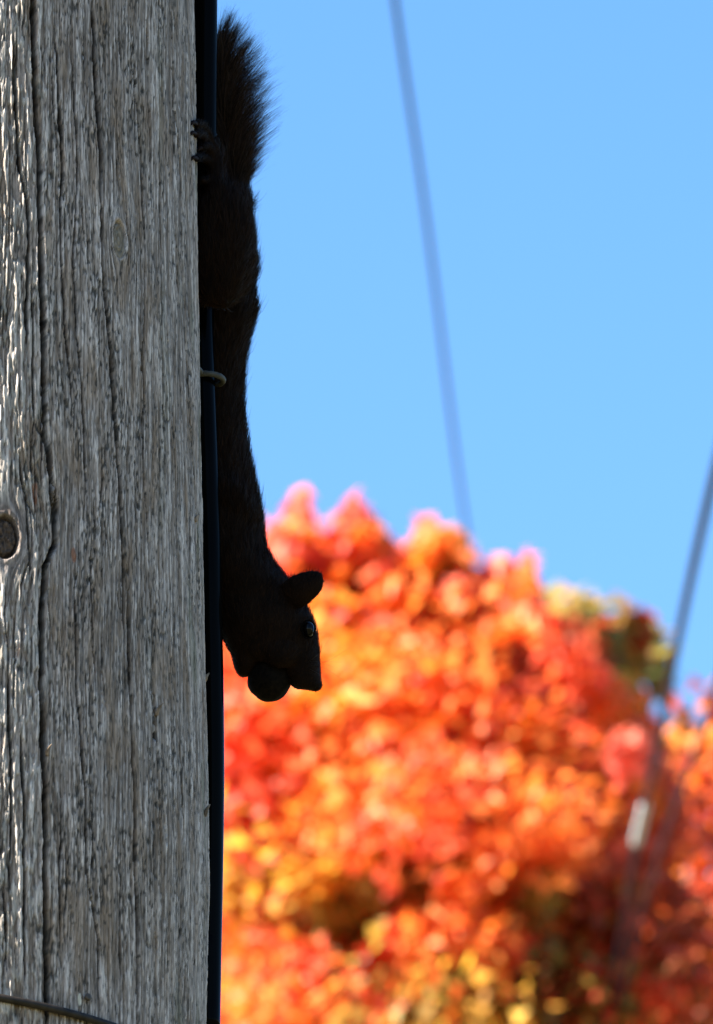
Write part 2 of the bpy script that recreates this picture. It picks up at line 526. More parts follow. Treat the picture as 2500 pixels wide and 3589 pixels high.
# ------------------------------------------------------------------ squirrel
sq = empty("squirrel", tuple(on_plane(830, 1300, Y0 + .07)))
tag(sq, "black squirrel climbing head first down the pole with a nut in its mouth", "squirrel")
m_fur, n, l, b = pmat("black_fur", rough=.8, spec=.05)
tc = n.new("ShaderNodeTexCoord"); nt = n.new("ShaderNodeTexNoise"); nt.inputs["Scale"].default_value = 90
l.new(tc.outputs["Object"], nt.inputs["Vector"])
cr = n.new("ShaderNodeValToRGB")
cr.color_ramp.elements[0].position = .35; cr.color_ramp.elements[1].position = .7
cr.color_ramp.elements[0].color = (.0045, .0022, .0011, 1); cr.color_ramp.elements[1].color = (.0100, .0046, .0020, 1)
l.new(nt.outputs["Fac"], cr.inputs[0]); l.new(cr.outputs[0], b.inputs["Base Color"])


def WP(px, py, ymm):
    return on_plane(px, py, Y0 + np.asarray(ymm, float) * mm)


def loft(slices, seg=28, n=60):        # rows (py, left, right, centre depth mm, half depth mm)
    S = spline(slices, n)
    ph = np.linspace(0, 2 * math.pi, seg, endpoint=False)
    cx = (S[:, 1] + S[:, 2]) / 2; hx = np.abs(S[:, 2] - S[:, 1]) / 2
    ca = np.sign(np.cos(ph)) * np.abs(np.cos(ph)) ** .9; sa = np.sign(np.sin(ph)) * np.abs(np.sin(ph)) ** .9
    X = cx[:, None] + hx[:, None] * ca; Yd = S[:, 3][:, None] + S[:, 4][:, None] * sa
    V = WP(X, np.repeat(S[:, 0][:, None], seg, 1), Yd).reshape(-1, 3)
    c0 = WP(cx[0], S[0, 0] - 2, S[0, 3]); c1 = WP(cx[-1], S[-1, 0] + 2, S[-1, 3])
    V = np.vstack([V, c0, c1]); F = []
    N = len(S)
    for i in range(N - 1):
        for j in range(seg):
            k_ = (j + 1) % seg
            F.append((i * seg + j, i * seg + k_, (i + 1) * seg + k_, (i + 1) * seg + j))
    for j in range(seg):
        k_ = (j + 1) % seg
        F.append((k_, j, N * seg)); F.append(((N - 1) * seg + j, (N - 1) * seg + k_, N * seg + 1))
    return V, F


def chain(pts, n=24, seg=12):          # rows (px, py, ymm, radius mm)
    S = spline(pts, n)
    P = WP(S[:, 0], S[:, 1], S[:, 2])
    r = np.maximum(S[:, 3], .3) * mm
    e0 = P[0] - (P[1] - P[0]) / np.linalg.norm(P[1] - P[0]) * r[0] * .6
    e1 = P[-1] + (P[-1] - P[-2]) / np.linalg.norm(P[-1] - P[-2]) * r[-1] * .6
    return tube(np.vstack([e0, P, e1]), np.concatenate([[r[0] * .6], r, [r[-1] * .6]]), seg)


def blob(px, py, ymm, rx, ry, rz, tilt=0.0, seg=24, rings=14):   # rx, ry in pixels, rz in mm
    V = []; F = []
    ct, st_ = math.cos(tilt), math.sin(tilt)
    for i in range(1, rings):
        a = math.pi * i / rings
        for j in range(seg):
            p_ = 2 * math.pi * j / seg
            x = math.sin(a) * math.cos(p_) * rx; y = -math.cos(a) * ry
            V.append((px + x * ct - y * st_, py + x * st_ + y * ct, ymm + math.sin(a) * math.sin(p_) * rz))
    V.append((px + ry * st_, py - ry * ct, ymm)); V.append((px - ry * st_, py + ry * ct, ymm))
    for i in range(rings - 2):
        for j in range(seg):
            k_ = (j + 1) % seg
            F.append((i * seg + j, i * seg + k_, (i + 1) * seg + k_, (i + 1) * seg + j))
    b0 = len(V) - 2
    for j in range(seg):
        k_ = (j + 1) % seg
        F.append((k_, j, b0)); F.append(((rings - 2) * seg + j, (rings - 2) * seg + k_, b0 + 1))
    V = np.array(V)
    return WP(V[:, 0], V[:, 1], V[:, 2]), F


shapes = []
shapes.append(loft([                     # trunk, neck and skull
 (672, 770, 832, 62, 9), (720, 715, 840, 62, 19), (760, 690, 845, 64, 24), (800, 672, 853, 66, 27), (850, 660, 874, 68, 29),
 (900, 655, 893, 70, 30), (950, 650, 896, 70, 30), (1000, 650, 887, 70, 30), (1040, 650, 890, 70, 29), (1085, 648, 895, 70, 29),
 (1130, 645, 885, 70, 28), (1200, 640, 866, 70, 27), (1290, 640, 851, 70, 26), (1400, 640, 848, 70, 25), (1480, 645, 854, 70, 25),
 (1600, 650, 871, 70, 25), (1700, 652, 892, 70, 26), (1780, 655, 908, 70, 27), (1850, 665, 917, 69, 27), (1920, 680, 928, 67, 26),
 (1980, 705, 965, 65, 25), (2030, 725, 1012, 63, 23), (2080, 738, 1050, 62, 21), (2120, 748, 1074, 61, 20.5), (2165, 758, 1097, 60, 20),
 (2210, 770, 1109, 60, 19), (2250, 788, 1116, 60, 17.5), (2290, 812, 1120, 60, 16), (2318, 850, 1121, 60, 13)], 30, 120))
shapes.append(loft([(2240, 900, 1114, 60, 15), (2290, 950, 1120, 60, 13.5), (2330, 978, 1122, 60, 12), (2365, 1000, 1124, 60, 10.5), (2390, 1014, 1126, 60, 9),
                    (2404, 1026, 1125, 60, 7.5), (2413, 1046, 1119, 60, 5.5), (2417, 1066, 1112, 60, 3)], 24, 40))   # muzzle
shapes.append(blob(1105, 2400, 60, 25, 24, 5.0))
shapes.append(blob(1052, 2392, 60, 34, 24, 5.5))                                              # nose pad
shapes.append(loft([(2190, 762, 960, 60, 16), (2240, 783, 950, 60, 15), (2290, 810, 935, 60, 12.5), (2330, 820, 905, 60, 10.5), (2355, 829, 885, 60, 8),
                    (2368, 838, 872, 60, 5.5), (2373, 846, 862, 60, 3)], 24, 40))           # lower jaw
shapes.append(blob(985, 2280, 49, 70, 62, 8))                                                 # cheek
shapes.append(blob(800, 870, 13, 78, 215, 12.5, .10))                                         # near thigh
shapes.append(blob(836, 880, 40, 48, 175, 22, .05))
shapes.append(blob(800, 900, 88, 90, 190, 14, .05))                                           # far thigh
shapes.append(chain([(742, 1040, 12, 7.5), (742, 900, 10, 8.5), (748, 760, 10, 7), (764, 680, 12, 5.6), (757, 620, 13.5, 4.8), (750, 560, 14, 4.8), (742, 515, 12, 4.4)]))  # shank and foot
shapes.append(blob(758, 505, 15, 16, 28, 3.2)); shapes.append(blob(764, 556, 16, 15, 22, 3.2))
toes = [[(744, 520, 12, 3.2), (728, 470, 8, 2.7), (708, 438, -2, 2.5), (689, 434, -16, 2.0)],
        [(744, 530, 12, 3.2), (722, 492, 8, 2.7), (704, 470, -2, 2.5), (686, 470, -17, 2.0)],
        [(748, 560, 12, 3.2), (738, 528, 9, 2.8), (722, 514, 4, 2.6), (708, 520, 0, 2.0)],
        [(750, 580, 13, 3.2), (730, 564, 9, 2.7), (708, 552, 0, 2.4), (690, 556, -15, 1.9)],
        [(754, 620, 13, 2.8), (736, 628, 10, 2.2), (720, 634, 5, 2.0), (710, 632, 0, 1.5)]]
for t_ in toes:
    shapes.append(chain(t_, 16, 10))
# forelegs reach round to the back of the pole, the far hind foot likewise
shapes.append(chain([(838, 1840, 56, 11), (806, 1745, 50, 9.5), (752, 1700, 50, 7), (690, 1760, 52, 5), (660, 1850, 52, 4.2), (650, 1910, 52, 3.6)]))
shapes.append(chain([(838, 1840, 86, 11), (800, 1760, 92, 9), (730, 1720, 96, 7), (640, 1780, 96, 5), (575, 1850, 96, 4.2), (562, 1900, 96, 3.6)]))
shapes.append(chain([(740, 1020, 92, 8), (720, 850, 96, 8), (690, 700, 98, 6), (620, 600, 98, 4.6), (570, 520, 98, 4.2)]))
for fx, fy, fd in ((650, 1910, 52), (562, 1900, 96)):
    for k_ in range(4):
        shapes.append(chain([(fx, fy - 6, fd, 2.6), (fx - 14 + 9 * k_, fy + 34, fd - 4 + 3 * k_, 2.1), (fx - 24 + 10 * k_, fy + 62, fd - 5 + 3 * k_, 1.5)], 12, 8))
for k_ in range(4):
    shapes.append(chain([(572, 525, 98, 2.6), (556 + 10 * k_, 470, 94 + 3 * k_, 2.0), (545 + 11 * k_, 430, 94 + 3 * k_, 1.5)], 12, 8))
# ears: cupped blades
EAR = [(985, 2050), (1005, 2030), (1030, 2015), (1060, 2005), (1090, 2000), (1116, 2001), (1131, 2012), (1136, 2034), (1132, 2060), (1121, 2080), (1104, 2096), (1088, 2110), (1076, 2122), (1052, 2134), (1010, 2120), (985, 2085)]


def ear(y_base, side, ox=0, oy=0):
    cxy = np.array(EAR, float).mean(0)
    base = np.array([1010., 2088.]); tip = np.array([1122., 2025.])
    ax = (tip - base) / np.linalg.norm(tip - base)
    rings = [1.0, .82, .6, .35, .1]
    E = np.array(EAR, float); m_ = len(E); V = []; F = []
    for sgn in (0, 1):
        for r in rings:
            for e in E:
                p = cxy + (e - cxy) * r
                s = (p - base) @ ax
                cup = (1 - r ** 2) * 4.8
                y = y_base + side * (s * .055) - side * (-cup + (1.1 if sgn else -1.1) * (0.5 if r == 1 else 1))
                V.append((p[0] + ox, p[1] + oy, y))
    n1 = len(rings)
    for s_ in range(2):
        off = s_ * n1 * m_
        for i in range(n1 - 1):
            for j in range(m_):
                k_ = (j + 1) % m_
                f = (off + i * m_ + j, off + i * m_ + k_, off + (i + 1) * m_ + k_, off + (i + 1) * m_ + j)
                F.append(f if s_ else f[::-1])
        F.append(tuple(off + (n1 - 1) * m_ + j for j in range(m_))[::1 if s_ else -1])
    for j in range(m_):
        k_ = (j + 1) % m_
        F.append((j, k_, n1 * m_ + k_, n1 * m_ + j))
    V = np.array(V)
    return WP(V[:, 0], V[:, 1], V[:, 2]), F


shapes.append(ear(45, -1))
shapes.append(ear(75, 1, -6, 6))
shapes.append(chain([(838, 720, 62, 8.5), (828, 680, 62, 7.2), (810, 600, 62, 5.0), (792, 500, 62, 4.2), (775, 390, 62, 3.6), (762, 290, 62, 2.8), (752, 200, 62, 1.8)], 40))   # tail core

av, af = [], []
for V, F in shapes:
    o_ = sum(len(x) for x in av)
    av.append(np.asarray(V)); af += [tuple(o_ + i for i in dict.fromkeys(f)) for f in F]
raw = bpy.data.meshes.new("body_raw")
raw.from_pydata([tuple(map(float, v)) for v in np.vstack(av) - np.array(sq.location)], [], [f for f in af if len(f) > 2])
raw.update()
tmp = bpy.data.objects.new("body_raw", raw); COL.objects.link(tmp)
md = tmp.modifiers.new("r", 'REMESH'); md.mode = 'VOXEL'; md.voxel_size = .0008; md.use_smooth_shade = True
md = tmp.modifiers.new("s", 'SMOOTH'); md.factor = .5; md.iterations = 4
dg = bpy.context.evaluated_depsgraph_get()
bme = bpy.data.meshes.new_from_object(tmp.evaluated_get(dg))
bpy.data.objects.remove(tmp)
bme.name = "body"
body = link("body", bme, m_fur, sq)

# fur as real hairs
m_hair, n, l, b = pmat("guard_hair", rough=.55, spec=.08)
at_ = n.new("ShaderNodeAttribute"); at_.attribute_name = "hair"
l.new(at_.outputs["Color"], b.inputs["Base Color"])


def ribbons(P, w0, cols):
    """P (n, k, 3) strand points; thin tapering ribbons"""
    n_, k_, _ = P.shape
    T = np.gradient(P, axis=1); T /= np.linalg.norm(T, axis=2)[..., None] + 1e-12
    S = rng.normal(size=(n_, 1, 3)); S = np.cross(T, S); S /= np.linalg.norm(S, axis=2)[..., None] + 1e-12
    tap = np.linspace(1, .12, k_)[None, :, None] * np.asarray(w0)[:, None, None] * .5
    V = np.stack([P - S * tap, P + S * tap], 2).reshape(n_, k_ * 2, 3)
    f = np.array([[2 * i, 2 * i + 1, 2 * i + 3, 2 * i + 2] for i in range(k_ - 1)])
    F = (np.arange(n_)[:, None, None] * (k_ * 2) + f[None]).reshape(-1, 4)
    return V.reshape(-1, 3), F, np.repeat(cols, k_ * 2, 0)


bme.calc_loop_triangles()
nv = len(bme.vertices)
co = np.empty(nv * 3, np.float32); bme.vertices.foreach_get("co", co); co = co.reshape(-1, 3).astype(float) + np.array(sq.location)
tr = np.empty(len(bme.loop_triangles) * 3, np.int32); bme.loop_triangles.foreach_get("vertices", tr); tr = tr.reshape(-1, 3)
e1 = co[tr[:, 1]] - co[tr[:, 0]]; e2 = co[tr[:, 2]] - co[tr[:, 0]]
fn = np.cross(e1, e2); ar = np.linalg.norm(fn, axis=1); fn /= ar[:, None] + 1e-15
NH = 70000
ti = rng.choice(len(tr), NH, p=ar / ar.sum())
r1, r2 = np.sqrt(rng.random(NH)), rng.random(NH)
root = co[tr[ti, 0]] * (1 - r1)[:, None] + co[tr[ti, 1]] * (r1 * (1 - r2))[:, None] + co[tr[ti, 2]] * (r1 * r2)[:, None]
nn = fn[ti]
hx, hy = project(root)
hd = root[:, 1] - Y0
EYE = WP(1081, 2207, 41.5)
keep = (np.linalg.norm(root - EYE, axis=1) > .0058)
keep &= ~((hx < 840) & (hy < 640) & (hd > .04))
root, nn, hx, hy, hd = [a_[keep] for a_ in (root, nn, hx, hy, hd)]
NH = len(root)
head = sstep(1930, 2060, hy)
flow = np.stack([.16 * head - .02 * (1 - head), 0 * hx, np.ones(NH)], -1) + rng.normal(0, .22, (NH, 3))
flow -= nn * (flow * nn).sum(1)[:, None] * .9
flow /= np.linalg.norm(flow, axis=1)[:, None] + 1e-9
lift = (.34 + .45 * rng.random(NH) ** 2)[:, None]
ln = (.0075 * (1 - head) + .0030 * head) * (.6 + .6 * rng.random(NH))
ln *= np.where((hx < 775) & (hy < 640) & (hd < .03), .25, 1)
ln *= np.where((hy > 2000) & (hx > 1030) & (hy < 2110), .5, 1)
ln *= np.where((hy > 2300), .55, 1) * np.where(rng.random(NH) > .93, 1.6, 1)
cl = (noise(hx / 16, hy / 40, 51) * .35)[:, None] * np.cross(nn, flow)
d0 = flow + nn * lift + cl; d0 /= np.linalg.norm(d0, axis=1)[:, None]
d1 = flow + nn * lift * .35 + cl * 1.4; d1 /= np.linalg.norm(d1, axis=1)[:, None]
P = np.stack([root - d0 * .0004, root + d0 * ln[:, None] * .5, root + d0 * ln[:, None] * .5 + d1 * ln[:, None] * .5], 1)
hc = np.array([.0042, .0019, .0009]) + (rng.random((NH, 1)) ** 2) * np.array([.021, .0084, .0034])
hc *= np.where((hx < 775) & (hy < 660) & (hd < .03), .45, 1)[:, None]  # foot hairs darkened in colour to offset the light the foot catches
V, F, Cc = ribbons(P, np.full(NH, .00022), hc)
me = big_mesh("coat", V - np.array(sq.location), F); vcol(me, "hair", Cc)
tag(link("coat", me, m_hair, sq), kind="stuff")

# tail plume
NT = 13000
core = spline([(832, 715, 62), (824, 670, 62), (810, 600, 62), (792, 500, 62), (775, 390, 62), (762, 290, 62), (752, 200, 62)], 200)
CW = WP(core[:, 0], core[:, 1], core[:, 2])
NCL = 210


def tail_dir(s, phi, spread):
    out = np.stack([np.cos(phi), np.sin(phi), 0 * phi], -1)
    up = np.stack([0 * s, 0 * s, np.ones_like(s)], -1)
    d = up * np.cos(spread)[:, None] + out * np.sin(spread)[:, None]
    return d / np.linalg.norm(d, axis=1)[:, None]


def tail_len(s):
    return np.interp(s, [0, .12, .3, .5, .75, 1], [.012, .023, .035, .043, .042, .032])


cs_ = rng.random(NCL); cphi = rng.uniform(0, 2 * math.pi, NCL); cphi[:110] = rng.uniform(-.9, .9, 110)
SPR = lambda q: np.interp(q, [0, .2, .5, .8, 1], [26, 36, 45, 40, 18])
cspread = np.radians(SPR(cs_) + rng.normal(0, 6, NCL)); clen = tail_len(cs_) * rng.uniform(.9, 1.22, NCL)
croot = np.stack([np.interp(cs_, np.linspace(0, 1, 200), CW[:, k_]) for k_ in range(3)], -1)
ctip = croot + tail_dir(cs_, cphi, cspread) * clen[:, None]
hs_ = rng.random(NT); hphi = np.where(rng.random(NT) < .62, rng.normal(0, .75, NT), rng.uniform(0, 2 * math.pi, NT))
hsp = np.radians(np.clip(SPR(hs_) + rng.normal(-1, 9, NT), 4, 68)); hl = tail_len(hs_) * rng.uniform(.55, 1.08, NT)
hroot = np.stack([np.interp(hs_, np.linspace(0, 1, 200), CW[:, k_]) for k_ in range(3)], -1)
dd = tail_dir(hs_, hphi, hsp)
htip = hroot + dd * hl[:, None]
own = np.empty(NT, int)
for k_ in range(0, NT, 1000):
    own[k_:k_ + 1000] = np.argmin(((htip[k_:k_ + 1000, None] - ctip[None]) ** 2).sum(2), 1)
cf = np.clip(rng.normal(.66, .24, NT), 0, .96)[:, None]
tgt = ctip[own] - (ctip[own] - hroot) * (rng.random(NT)[:, None] * .18)
htip2 = htip * (1 - cf) + tgt * cf
mid = hroot + dd * (hl * .5)[:, None]
mid = mid * .65 + (hroot * .5 + htip2 * .5) * .35
tt = np.linspace(0, 1, 5)[None, :, None]
ctrl = 2 * mid - .5 * (hroot + htip2)
P = hroot[:, None] * (1 - tt) ** 2 + ctrl[:, None] * 2 * tt * (1 - tt) + htip2[:, None] * tt ** 2
P[:, 1:] += rng.normal(0, .00035, (NT, 4, 3)) * tt[:, 1:]
hc = np.array([.0060, .0036, .0027]) + (rng.random((NT, 1)) ** 2) * np.array([.055, .032, .024])
V, F, Cc = ribbons(P, rng.uniform(.00013, .00026, NT), hc)
me = big_mesh("tail_fur", V - np.array(sq.location), F); vcol(me, "hair", Cc)
tag(link("tail_fur", me, m_hair, sq), label="bushy tail of long dark hairs against the sky", kind="stuff")

# eye with its lid, claws, whiskers
m_eye = pmat("dark_eye", (.002, .0015, .0015), .05, .12)[0]
EC = WP(1081, 2207, 45.5)


def ball(c, r, seg=24, rings=14, sc=(1, 1, 1)):
    V = []; F = []
    for i in range(rings + 1):
        a = math.pi * i / rings
        for j in range(seg):
            p_ = 2 * math.pi * j / seg
            V.append((c[0] + r * sc[0] * math.sin(a) * math.cos(p_), c[1] + r * sc[1] * math.sin(a) * math.sin(p_), c[2] + r * sc[2] * math.cos(a)))
    for i in range(rings):
        for j in range(seg):
            k_ = (j + 1) % seg
            F.append((i * seg + j, (i + 1) * seg + j, (i + 1) * seg + k_, i * seg + k_))
    return np.array(V), F


V, F = ball(EC, .0040, 28, 18, (.80, 1.0, 1.08))
link("eye", py_mesh("eye", V - np.array(sq.location), F), m_eye, sq)
V, F = ball(EC + np.array([0, .030, 0]), .0040, 28, 18, (.80, 1.0, 1.08))
link("eye", py_mesh("eye", V - np.array(sq.location), F), m_eye, sq)
a = np.linspace(0, 2 * math.pi, 40)
lid = np.stack([EC[0] + .0034 * np.cos(a), EC[1] - .0021 - 0 * a, EC[2] + .0046 * np.sin(a) - .0010 * (np.sin(a) < -.6)], -1)
V, F = tube(lid, .00042, 8, False)
link("eyelid", py_mesh("eyelid", V - np.array(sq.location), F), pmat("lid_skin", (.003, .002, .0015), .8, .02)[0], sq)
m_claw = pmat("claw_horn", (.010, .005, .004), .7, .05)[0]
for (x0, y0, d0_, x1, y1, d1_, x2, y2, d2_) in ((689, 434, -16, 676, 428, -24, 667, 442, -27), (686, 470, -17, 675, 464, -24, 666, 476, -27),
                                              (708, 520, 0, 700, 520, -2, 695, 530, -3), (690, 556, -15, 679, 551, -23, 671, 562, -25)):
    V, F = chain([(x0, y0, d0_, 1.3), (x1, y1, d1_, 1.0), (x2, y2, d2_, .3)], 10, 8)
    link("claw", py_mesh("claw", V - np.array(sq.location), F), m_claw, sq)
m_wh = pmat("whisker_hair", (.01, .007, .006), .4)[0]
for k_ in range(6):
    x0, y0 = 1075 + random.uniform(-22, 28), 2335 + random.uniform(-38, 26)
    dy = random.uniform(-110, 60); dx = random.uniform(70, 150)
    S = spline([(x0, y0, 49), (x0 + dx * .5, y0 + dy * .35, 40), (x0 + dx, y0 + dy, 30)], 8)
    V, F = tube(WP(S[:, 0], S[:, 1], S[:, 2]), np.linspace(.00008, .00003, 8), 5)
    link("whisker", py_mesh("whisker", V - np.array(sq.location), F), m_wh, sq)

# the nut in its mouth
NC = WP(944, 2381, 60)
V, F = ball(NC, 77 * MPP, 40, 26, (1.0, 1.0, 1.03))
dv = V - NC
dv *= (1 + .045 * noise(V[:, 0] / .006 + V[:, 1] / .007, V[:, 2] / .006, 61) + .014 * noise(V[:, 0] / .002, V[:, 2] / .002 + V[:, 1] / .002, 62))[:, None]
tag(link("nut", py_mesh("nut", NC + dv, F), noisy(pmat("nut_husk", rough=.85, spec=.05), 500, (.0022, .0016, .0011), (.006, .004, .0026), 4, (1, 1, 1), .6, .0006)),
    "round dark nut held in the squirrel's open mouth", "nut")

# ------------------------------------------------------------------ autumn trees
m_leaf, n, l, b = pmat("autumn_leaf", rough=.48, spec=.38)
at_ = n.new("ShaderNodeAttribute"); at_.attribute_name = "leaf"
l.new(at_.outputs["Color"], b.inputs["Base Color"])
tl = n.new("ShaderNodeBsdfTranslucent"); l.new(at_.outputs["Color"], tl.inputs["Color"])
mx = n.new("ShaderNodeMixShader"); mx.inputs[0].default_value = .56
l.new(b.outputs[0], mx.inputs[1]); l.new(tl.outputs[0], mx.inputs[2])
l.new(mx.outputs[0], n["Material Output"].inputs["Surface"])
m_bark = noisy(pmat("grey_bark", rough=.9, spec=.15), 9, (.045, .035, .028), (.11, .09, .075), 6, (1, 1, .25), .6, .02)

LEAF = np.array([(0, -.06, 0), (.50, .10, .12), (.26, .46, .05), (0, 1.0, -.10), (-.26, .46, .05), (-.50, .10, .12)])
LF = np.array([(0, 1, 2), (0, 2, 3), (0, 3, 4), (0, 4, 5)])

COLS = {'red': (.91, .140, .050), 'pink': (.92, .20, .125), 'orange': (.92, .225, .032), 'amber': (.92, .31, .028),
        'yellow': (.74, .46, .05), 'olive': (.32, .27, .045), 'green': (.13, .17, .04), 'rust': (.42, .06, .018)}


def leaves(cent, rad, cnt, colname, size, up=.5):
    """cent (n,3), rad (n,3), cnt (n,), colname list -> leaf cloud"""
    idx = np.repeat(np.arange(len(cent)), cnt)
    N = len(idx)
    d = rng.normal(size=(N, 3)); d /= np.linalg.norm(d, axis=1)[:, None]
    r = rng.random(N) ** .40 * np.minimum(1.4, 1 + .13 * rng.normal(size=N) ** 2)
    off = d * r[:, None]
    P = cent[idx] + off * rad[idx]
    nrm = off * .5 + rng.normal(0, .55, (N, 3)) + np.array([-.38, -.34, up])      # leaves turn to the light
    nrm /= np.linalg.norm(nrm, axis=1)[:, None]
    t = rng.normal(size=(N, 3)) + off * .6 + np.array([0, 0, -.5])
    t -= nrm * (t * nrm).sum(1)[:, None]; t /= np.linalg.norm(t, axis=1)[:, None]
    bt = np.cross(nrm, t)
    sz = size * rng.uniform(.65, 1.2, N)
    V = P[:, None] + sz[:, None, None] * (LEAF[None, :, 0, None] * bt[:, None] + LEAF[None, :, 1, None] * t[:, None] + LEAF[None, :, 2, None] * nrm[:, None])
    F = (np.arange(N)[:, None, None] * len(LEAF) + LF[None]).reshape(-1, 3)
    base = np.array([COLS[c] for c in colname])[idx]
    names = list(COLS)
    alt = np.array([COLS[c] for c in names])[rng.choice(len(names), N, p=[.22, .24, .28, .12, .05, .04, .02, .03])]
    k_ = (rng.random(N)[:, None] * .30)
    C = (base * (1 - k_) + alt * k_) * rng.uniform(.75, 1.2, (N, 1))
    return V.reshape(-1, 3), F, np.repeat(np.clip(C, 0, .92), len(LEAF), 0)


def limb(p0, p1, r0, r1, bend=.1, n=8):
    t = np.linspace(0, 1, n)[:, None]
    p0 = np.asarray(p0, float); p1 = np.asarray(p1, float)
    L = np.linalg.norm(p1 - p0)
    s = p0 * (1 - t) + p1 * t
    s = s + np.sin(t * math.pi) * rng.normal(0, 1, 3) * bend * L * .4 + np.array([0, 0, -1.0]) * np.sin(t * math.pi) * bend * L * .3
    return s, np.linspace(r0, r1, n)


def make_tree(name, label, base, top_z, axis_xy, clumps, leaf_size, trunk_r, limb_targets, group=None):
    rt = empty(name, (base[0], base[1], 0))
    tag(rt, label, "tree", group)
    tp = spline([(base[0], base[1], -.2), (base[0] + .08, base[1] + .05, top_z * .3), (axis_xy[0] - .05, axis_xy[1], top_z * .62), (axis_xy[0], axis_xy[1], top_z * .95)], 30)
    V, F = tube(tp, np.interp(np.linspace(0, 1, 30), [0, .05, .5, 1], [trunk_r * 1.5, trunk_r, trunk_r * .65, .015]), 12)
    link("trunk", py_mesh("trunk", V - np.array(rt.location), F), m_bark, rt)
    for tgt in limb_targets:
        k_ = int(np.clip(np.interp(tgt[2] - .9 * np.hypot(tgt[0] - axis_xy[0], tgt[1] - axis_xy[1]), tp[:, 2], np.arange(30)), 8, 27))
        s, r = limb(tp[k_], tgt, trunk_r * .30 * (1 - k_ / 34), .006, .12)
        V, F = tube(s, r, 8)
        link("limb", py_mesh("limb", V - np.array(rt.location), F), m_bark, rt)
    c_, r_, n_, k_ = clumps
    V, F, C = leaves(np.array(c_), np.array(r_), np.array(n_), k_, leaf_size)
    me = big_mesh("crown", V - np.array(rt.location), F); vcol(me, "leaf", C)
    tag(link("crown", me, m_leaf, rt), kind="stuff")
    return rt


D1 = 30.0
S1 = D1 * K / PH                       # metres per pixel at the maple
# leaf colours noted over the crown, to choose each spray's colour from
ANCH = [(1050,1800,'pink'),(1240,1820,'pink'),(1300,1900,'olive'),(1000,1950,'pink'),(1150,1980,'orange'),(1500,1840,'orange'),(1450,1980,'orange'),(1590,1900,'olive'),
        (1650,2050,'orange'),(1770,2010,'pink'),(1850,2030,'pink'),(1750,2150,'orange'),(1200,2150,'orange'),(1300,2050,'orange'),(1400,2250,'orange'),(1550,2300,'red'),(1900,2250,'red'),
        (1100,2300,'amber'),(1250,2400,'amber'),(1450,2450,'orange'),(1650,2450,'orange'),(1900,2450,'pink'),(2080,2500,'red'),(2200,2450,'orange'),(2250,2700,'pink'),
        (900,2500,'red'),(860,2650,'red'),(1000,2600,'amber'),(1200,2600,'orange'),(1150,2700,'amber'),(1400,2650,'orange'),(1650,2650,'orange'),(1900,2600,'red'),(2050,2650,'red'),
        (850,2800,'pink'),(950,2750,'red'),(1100,2850,'orange'),(1400,2850,'orange'),(1500,2800,'red'),(1700,2800,'amber'),(1950,2800,'orange'),(2150,2850,'red'),
        (850,2950,'amber'),(1050,2930,'yellow'),(1200,2950,'amber'),(1400,2980,'red'),(1600,2900,'orange'),(1800,3000,'orange'),(2000,2980,'pink'),(2150,3050,'rust'),
        (820,3100,'yellow'),(980,3080,'amber'),(1150,3150,'olive'),(1300,3100,'rust'),(1500,3080,'olive'),(1650,3150,'orange'),(1950,3150,'rust'),(2100,3250,'rust'),
        (850,3300,'orange'),(1000,3300,'red'),(1120,3250,'olive'),(1350,3200,'red'),(1500,3250,'orange'),(1700,3280,'red'),(1850,3200,'amber'),
        (850,3500,'orange'),(1000,3450,'red'),(1180,3420,'olive'),(1350,3420,'green'),(1500,3420,'olive'),(1700,3350,'orange'),(1900,3400,'olive'),(2100,3400,'rust'),
        (900,3600,'orange'),(1200,3570,'red'),(1450,3560,'olive'),(1650,3560,'yellow'),(1900,3560,'rust'),(2200,3500,'rust'),(2350,3400,'rust')]
AX_ = np.array([(a_[0], a_[1]) for a_ in ANCH], float)
# the crown's skyline in the photograph
SKX = [500, 900, 960, 1000, 1050, 1100, 1180, 1250, 1300, 1400, 1450, 1500, 1560, 1650, 1700, 1760, 1850, 1880, 1950, 2050, 2150, 2250, 2300, 2360, 2420, 2600]
SKY = [1900, 1900, 1880, 1850, 1800, 1880, 1900, 1830, 1890, 1960, 1910, 1880, 1960, 2030, 2090, 2030, 2040, 2140, 2220, 2330, 2430, 2560, 2700, 2820, 3000, 3300]
axis = at_depth(1150, 1794, D1)[:2] + np.array([0, .5])
top1 = at_depth(1100, 1850, D1)[2]
RZ, RX, RY = 3.5, 2.35, 2.0
cz = top1 - RZ + .1
cc, cr_, cn, ck = [], [], [], []
tries = 0
GAPS = ((1380, 3400, 200, 110), (1250, 3230, 90, 60), (1100, 3060, 120, 60), (1950, 3330, 230, 150), (2180, 3080, 170, 160), (1620, 3440, 240, 80), (1350, 3050, 60, 50), (1160, 3120, 170, 80), (1950, 3480, 280, 130), (960, 3080, 90, 60))
